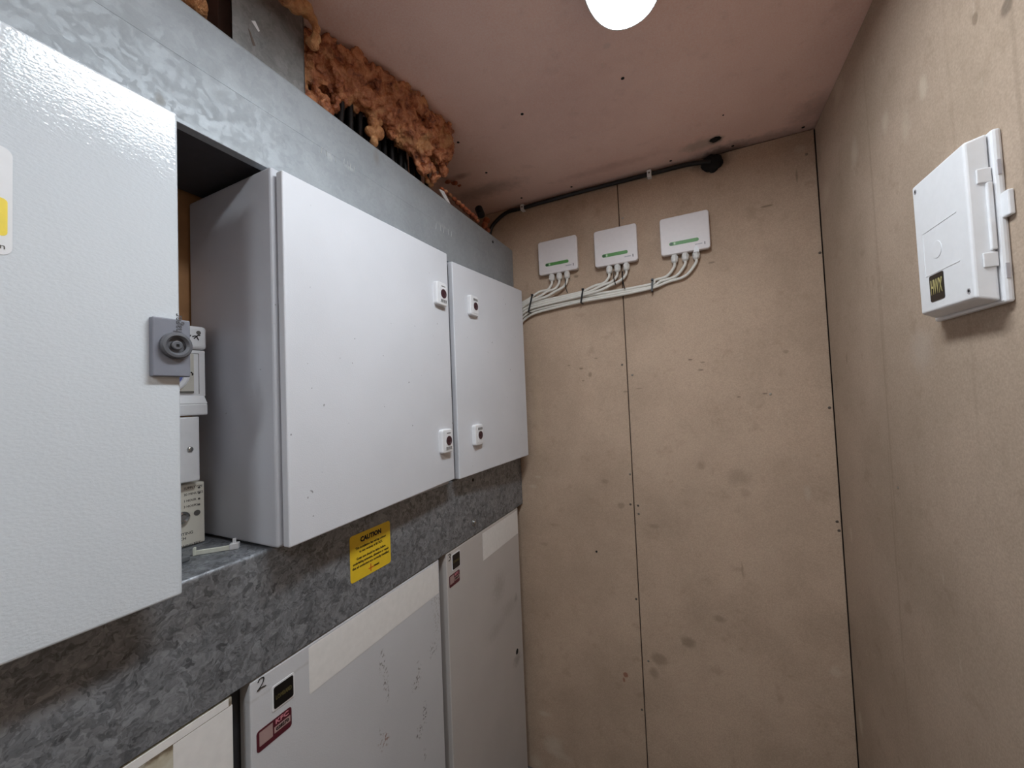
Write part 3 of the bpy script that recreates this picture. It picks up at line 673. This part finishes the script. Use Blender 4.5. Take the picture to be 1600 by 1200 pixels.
for (u, v0, v1, lab) in [(883.5, 437, 458, 'thin black tie tail hanging below the first junction box'), (959, 424, 446, 'thin black tie tail under the middle gland of the middle junction box'), (973, 424, 452, 'thin black tie tail under the last gland of the middle junction box')]:
    p0, p1 = PY(u, v0, 1.782), PY(u + 2, v1, 1.780)
    tag(mesh_obj('tie_tail', tube([p0, (p0 + p1) / 2 + Vector((-.002, -.003, 0)), p1 + Vector((.004, 0, 0))], .0022, 6, 4), M_black, None, False, p0), lab, 'cable tie', 'tie tails below the junction boxes')

# ------------------------------------------------------------------ black cable along the ceiling edge
pp = [PY(u, v, 1.803) for u, v in [(763, 392), (766, 362), (774, 347), (792, 332), (818, 321)]]
pts = [tuple(p) for p in pp] + [(-.62, 1.803, 2.472), (-.40, 1.803, 2.472), (-.138, 1.803, 2.468), (0, 1.803, 2.466), (.07, 1.803, 2.458), (.105, 1.806, 2.450)]
pts[4] = (-.756, 1.803, 2.470)
tag(mesh_obj('black_cable', tube(pts, .0095, 12, 8), M_blackc, None, True, pts[4]), 'thick black cable clipped along the top edge of the back wall', 'cable')
def clip(p, lab):
    b = bmesh.new(); x, y, z = p
    prism([(-.009, -.013), (.009, -.013), (.009, .013), (-.009, .013)], (x, y + .0, z), (1, 0, 0), (0, 0, 1), (0, -.004, 0), b)
    box((x - .009, y, z + .010), (x + .009, YB, z + .016), .001, 1, b); box((x - .009, y, z - .016), (x + .009, YB, z - .0105), .001, 1, b)
    t = thing('cable_clip', lab, 'cable clip', (x, YB, z), 'white clips on the black cable')
    mesh_obj('saddle', b, M_white, t); mesh_obj('nail', lathe([(.004, 0), (.004, .001)], (x, y - .004, z), (0, -1, 0), 10), M_screw, t)
clip((-.754, 1.793, 2.470), 'white clip on the black cable where it bends down'); clip((-.138, 1.793, 2.468), 'white clip halfway along the straight black cable')
# black sealant where the cable enters the wall
def lump(c, rad, n, seed, squash, amp=.25, sub=4):
    b = bmesh.new(); bmesh.ops.create_icosphere(b, subdivisions=sub, radius=1)
    for v in b.verts:
        d = v.co.normalized(); k = 1 + amp * noise.fractal(d * 2.2 + Vector((seed, seed * 1.7, 0)), 1.0, 2.0, 3)
        v.co = Vector(c) + Vector((d.x * squash[0], d.y * squash[1], d.z * squash[2])) * rad * k
    return b
tag(mesh_obj('sealant_patch', lump((.110, 1.812, 2.447), .037, 0, 3.1, (1.1, .35, .95), .16), M_soot, None, True, (.11, YB, 2.447)), 'black sealant blob at the top of the back wall where the cable ends', 'sealant')
hp = PZ(1118, 218, 2.485)
tag(mesh_obj('sealant_patch', lump((hp.x, hp.y, zceil(hp.x)), .02, 0, 5.1, (1.0, .8, .2), .3), M_soot, None, True, tuple(hp)), 'small black blob on the ceiling above the end of the black cable', 'sealant')

# ------------------------------------------------------------------ termination box on the right wall
rb = thing('termination_box', 'white plastic termination box with a black and gold badge on the right wall', 'termination box', (XR, .98, 1.62))
XF2 = .4195
mesh_obj('base', box((.4485, .884, 1.618), (XR, 1.086, 1.899), .004), M_white, rb)
b = slab([(XF2, 1.060, 1.8935), (XF2, 1.060, 1.633), (XF2, .893, 1.631), (XF2, .893, 1.890)], (.024, 0, 0), 0)
# cover widening towards the wall
for v in b.verts:
    if v.co.x > XF2 + .01:
        v.co.x = .4470
        v.co.y += .016 if v.co.y > 1 else -.002
        v.co.z += .007 if v.co.z > 1.75 else -.009
bmesh.ops.bevel(b, geom=b.edges[:], offset=.004, segments=3, affect='EDGES', profile=.5)
cv = mesh_obj('cover', b, M_white, rb)
for (z, dz) in ((1.828, .012), (1.690, .012)):
    mesh_obj('notch', box((.430, .8885, z - dz), (.4475, .8915, z + dz), .0015), M_white, cv)
mesh_obj('hinge_bar', box((.4395, .886, 1.705), (.4465, .892, 1.815), .0015), M_white, cv)
mesh_obj('side_tab', box((.452, .868, 1.752), (.4595, .886, 1.792), .002), M_white, rb)
for z in (1.835, 1.668): mesh_obj('side_slot', box((.4515, .8825, z - .012), (.4555, .8842, z + .012)), M_pinkg, rb)
for y, z in ((1.048, 1.880), (.908, 1.646)):
    mesh_obj('cover_screw', lathe([(.005, -.001), (.005, .0006), (.003, .0006), (.003, .0)], (XF2, y, z), (-1, 0, 0), 16), M_pinkg, cv)
b = bmesh.new()
for lo_, hi_ in (((.925, 1.787), (1.034, 1.7885)), ((.925, 1.702), (1.034, 1.7035)), ((1.033, 1.7035), (1.0345, 1.787))):
    box((XF2 - .0006, lo_[0], lo_[1]), (XF2 + .001, hi_[0], hi_[1]), 0, 1, b)
mesh_obj('moulded_outline', b, M_white, cv)
mesh_obj('moulded_disc', lathe([(.016, -.0005), (.016, .0008), (.0145, .0009)], (XF2, .990, 1.744), (-1, 0, 0), 24), M_white, cv)
bd = plate('badge', (XF2, .998, 1.675), .046, .050, .004, '-x', .001, M_blk, rb); bd['label'] = 'black badge with gold letters HWX'
text('lettering', 'HWX', (XF2 - .0012, .998, 1.675), .040, '-x', M_gold, bd, 'CENTER', .037, .0003, .0003)

# ------------------------------------------------------------------ ceiling lamps
def lamp(cx, cy, rot, mat, label, hw=.088, hl=.355, ec=.13):
    t = thing('ceiling_light', label, 'lamp', (cx, cy, zceil(cx)))
    def outline(s, n=48):
        out = []; W, E = hw * s, ec - hw * (1 - s); L = hl - ec
        for i in range(n):
            a = 2 * math.pi * i / n; e = 2 / 2.2
            x = W * math.copysign(abs(math.cos(a)) ** e, math.cos(a)); y = E * math.copysign(abs(math.sin(a)) ** e, math.sin(a)) + (L if i <= n // 2 else -L)
            out.append((x * math.cos(rot) - y * math.sin(rot), x * math.sin(rot) + y * math.cos(rot)))
        return out
    def stack(levels):
        b = bmesh.new(); rings = []
        for s, z in levels: rings.append([b.verts.new((cx + x, cy + y, zceil(cx) - z)) for x, y in outline(s)])
        n = len(rings[0])
        for a, c in zip(rings, rings[1:]):
            for i in range(n): b.faces.new((a[i], a[(i+1) % n], c[(i+1) % n], c[i]))
        b.faces.new(rings[0]); b.faces.new(rings[-1]); return b
    mesh_obj('base', stack([(1.0, -.001), (1.0, .048), (.985, .052), (.955, .052), (.945, .040)]), M_white, t, False)
    mesh_obj('diffuser', stack([(.944, .034), (.944, .044), (.85, .047), (.5, .050), (.15, .051)]), mat, t, True)
lamp(-.112, .660, math.radians(-2), M_lamp, 'lit white round-ended light fitting on the pink ceiling')
lamp(-.06, -.95, math.radians(0), M_lamp2, 'lit white round-ended light fitting nearer the entrance end of the ceiling')

# ------------------------------------------------------------------ riser, foam and cables above the trunking
rs = thing('riser_duct', 'short scratched galvanised riser duct between the trunking and the ceiling', 'duct', (-.9, .556, 2.271))
b = box((-.847, .472, 2.271), (-.845, .640, zceil(-.85) - .002), .0005, 1)
box((-1.10, .638, 2.271), (-.845, .640, zceil(-.9) - .002), 0, 1, b)
mesh_obj('front_sheet', b, M_galvR, rs)
mesh_obj('shade_board', box((-1.115, .474, 2.271), (-.90, .50, zceil(-1) - .002)), M_risershade, rs)  # dark sheet added for the shaded near side of the riser
q = PX(400, 40, -.845); mesh_obj('paint_chip', prism([(-.010, .002), (-.002, .009), (.008, -.006), (.005, -.010)], q, (0, 1, 0), (0, 0, 1), (.0006, 0, 0)), M_white, rs)
q = PX(392, 58, -.845); mesh_obj('stain_mark', prism([(-.006, .016), (-.001, .012), (.010, -.012), (.004, -.016)], q, (0, 1, 0), (0, 0, 1), (.0004, 0, 0)), M_screw, rs)

def foam(name, blobs, mat, label, voxel=.0055, disp=.010, group=None, fine=.004):
    b = bmesh.new()
    for (c, r, sq) in blobs:
        i = bmesh.ops.create_icosphere(b, subdivisions=2, radius=r)
        for v in i['verts']: v.co = Vector((v.co.x * sq[0], v.co.y * sq[1], v.co.z * sq[2])) + Vector(c)
    o = mesh_obj(name, b, mat, None, False, blobs[0][0])
    m = o.modifiers.new('remesh', 'REMESH'); m.mode = 'VOXEL'; m.voxel_size = voxel; m.use_smooth_shade = True
    for k, (sz, st) in enumerate(((.05, disp), (.018, fine), (.008, fine * .5))):
        tx = bpy.data.textures.new(name + 'clouds', 'CLOUDS'); tx.noise_scale = sz; tx.noise_depth = 2
        d_ = o.modifiers.new('displace', 'DISPLACE'); d_.texture = tx; d_.strength = st; d_.mid_level = .5; d_.texture_coords = 'GLOBAL'
    bpy.context.view_layer.update()
    me = bpy.data.meshes.new_from_object(o.evaluated_get(bpy.context.evaluated_depsgraph_get()))
    o.modifiers.clear(); o.data = me
    if not me.materials: me.materials.append(mat)
    for p in me.polygons: p.use_smooth = True
    return tag(o, label, 'expanding foam', group)
R = random.Random(11)
blobs = []
def curve(tab, y):
    for (ya, za), (yb2, zb) in zip(tab, tab[1:]):
        if ya <= y <= yb2: return za + (zb - za) * (y - ya) / (yb2 - ya)
    return tab[-1][1]
LE = [(.60, 2.268), (.745, 2.268), (.77, 2.33), (.79, 2.352), (.86, 2.355), (.93, 2.345), (1.02, 2.325), (1.07, 2.29), (1.14, 2.285), (1.19, 2.33), (1.24, 2.42)]   # ragged lower edge
FE = [(.60, -.868), (.70, -.845), (.80, -.800), (.90, -.772), (1.00, -.752), (1.10, -.738), (1.24, -.755)]                                                          # front, at the ceiling
for k in range(330):
    y = R.uniform(.655, 1.185); zl = curve(LE, y); r = R.choice((.008, .010, .012, .016, .022, .027))
    f = R.random() ** .8; z = zl + r + (2.484 - zl - r) * f
    x = curve(FE, y) - .062 * (1 - f) ** 1.3 - r + R.uniform(-.026, .012)
    blobs.append(((x, y, z), r, (1, R.uniform(.8, 1.5), R.uniform(.7, 1.2))))
for k in range(60):
    y = .66 + .53 * k / 60; blobs.append(((curve(FE, y) - .075, y, max(curve(LE, y) + .06, 2.42)), (.04), (1.2, 1, .9)))
foam('foam_mass', blobs, M_foam, 'large glossy brown expanding foam mass bulging from the gap under the ceiling', .0040, .024, None, .013)
def P3(u, v, x): return PX(u, v, x)
foam('foam_roll', [(P3(u, v, x), r, (1, 1, 1)) for u, v, x, r in [(425, -25, -.80, .022), (445, -8, -.80, .021), (462, 8, -.80, .020), (478, 15, -.80, .018), (488, 30, -.80, .012), (494, 45, -.80, .011), (494, 60, -.805, .013), (490, 70, -.81, .013), (484, 65, -.82, .011)]], M_foamc, 'tan finger of foam drooping over the top of the riser duct', .004, .006)
foam('foam_chunk', [(P3(u, v, x), r, (1, 1, 1)) for u, v, x, r in [(583, 192, -.845, .018), (590, 208, -.84, .022), (578, 205, -.845, .016), (585, 222, -.845, .014), (592, 190, -.85, .014), (580, 232, -.847, .009), (580, 176, -.855, .014)]], M_foamc, 'pale tan cut lump of foam standing on the trunking in front of black cables', .0035, .005)
foam('foam_lump', [(P3(u, v, x), r, (1, 1, 1)) for u, v, x, r in [(290, -12, -.87, .030), (298, 2, -.88, .028), (306, 14, -.90, .020)]], M_foamc, 'rounded tan foam lump left of the riser duct', .004, .005)
foam('foam_drip', [(P3(u, v, -.845), r, (1, 1, 1)) for u, v, r in [(668, 282, .012), (673, 288, .012), (664, 274, .009)]], M_foamc, 'small tan dab of foam on the trunking edge below the black cables', .003, .004)
foam('foam_smear', [(P3(u, v, -.85), r, (1, 1.2, .8)) for u, v, r in [(690, 296, .010), (696, 300, .011), (703, 305, .011), (710, 311, .012), (716, 317, .013), (722, 322, .013), (727, 327, .013), (732, 332, .014), (737, 336, .014), (742, 340, .013), (746, 345, .010)]], M_foamr, 'orange foam smear along the trunking edge near the back wall', .003, .005)
foam('foam_scab', [(PZ(u, v, 2.484), r, (1.4, 1, .6)) for u, v, r in [(700, 284, .012), (710, 286, .012), (718, 290, .008)]], M_foamr, 'thin dark orange scab of foam on the ceiling', .003, .004)
foam('foam_end', [(P3(u, v, x), r, (1, 1, 1)) for u, v, x, r in [(757, 352, -.95, .018), (760, 345, -.96, .02), (762, 360, -.95, .016)]], M_foamr, 'orange foam lump in the corner behind the bend of the black cable', .004, .005)
b = lathe([(.019, 0), (.019, .05), (.014, .05), (.014, .01)], P3(752, 336, -.905), (-.3, .2, .6), 18); tag(mesh_obj('black_sleeve', b, M_black, None, False, P3(752, 336, -.905)), 'short black sleeve poking out of the foam in the back corner', 'sleeve')
q0 = P3(694, 305, -.838); b = slab([P3(u, v, -.838) for u, v in ((686, 295), (694, 299), (704, 319), (696, 312))], (-.003, 0, 0))
tag(mesh_obj('white_chip', b, M_white, None, False, q0), 'white offcut of plastic on the trunking edge', 'offcut')
R2 = random.Random(5)
for k in range(34):  # rear rows are added to keep the gap behind the front ones dark
    y = .775 + k * .0118 + R2.uniform(-.002, .002); x = (-.876, -.900, -.925)[k % 3] - R2.random() * .006; dx, dy = R2.uniform(-.004, .004), R2.uniform(-.006, .006)
    pts = [(x, y, 2.272), (x + dx * .4, y + dy * .3, 2.31), (x + dx, y + dy, 2.35), (x + dx * 1.2, y + dy * 1.2, 2.40)]
    tag(mesh_obj('riser_cable', tube(pts, .0085, 10, 4), M_blackc, None, True, pts[0]), 'black cable rising from the trunking into the foam', 'cable', 'black cables rising into the foam')
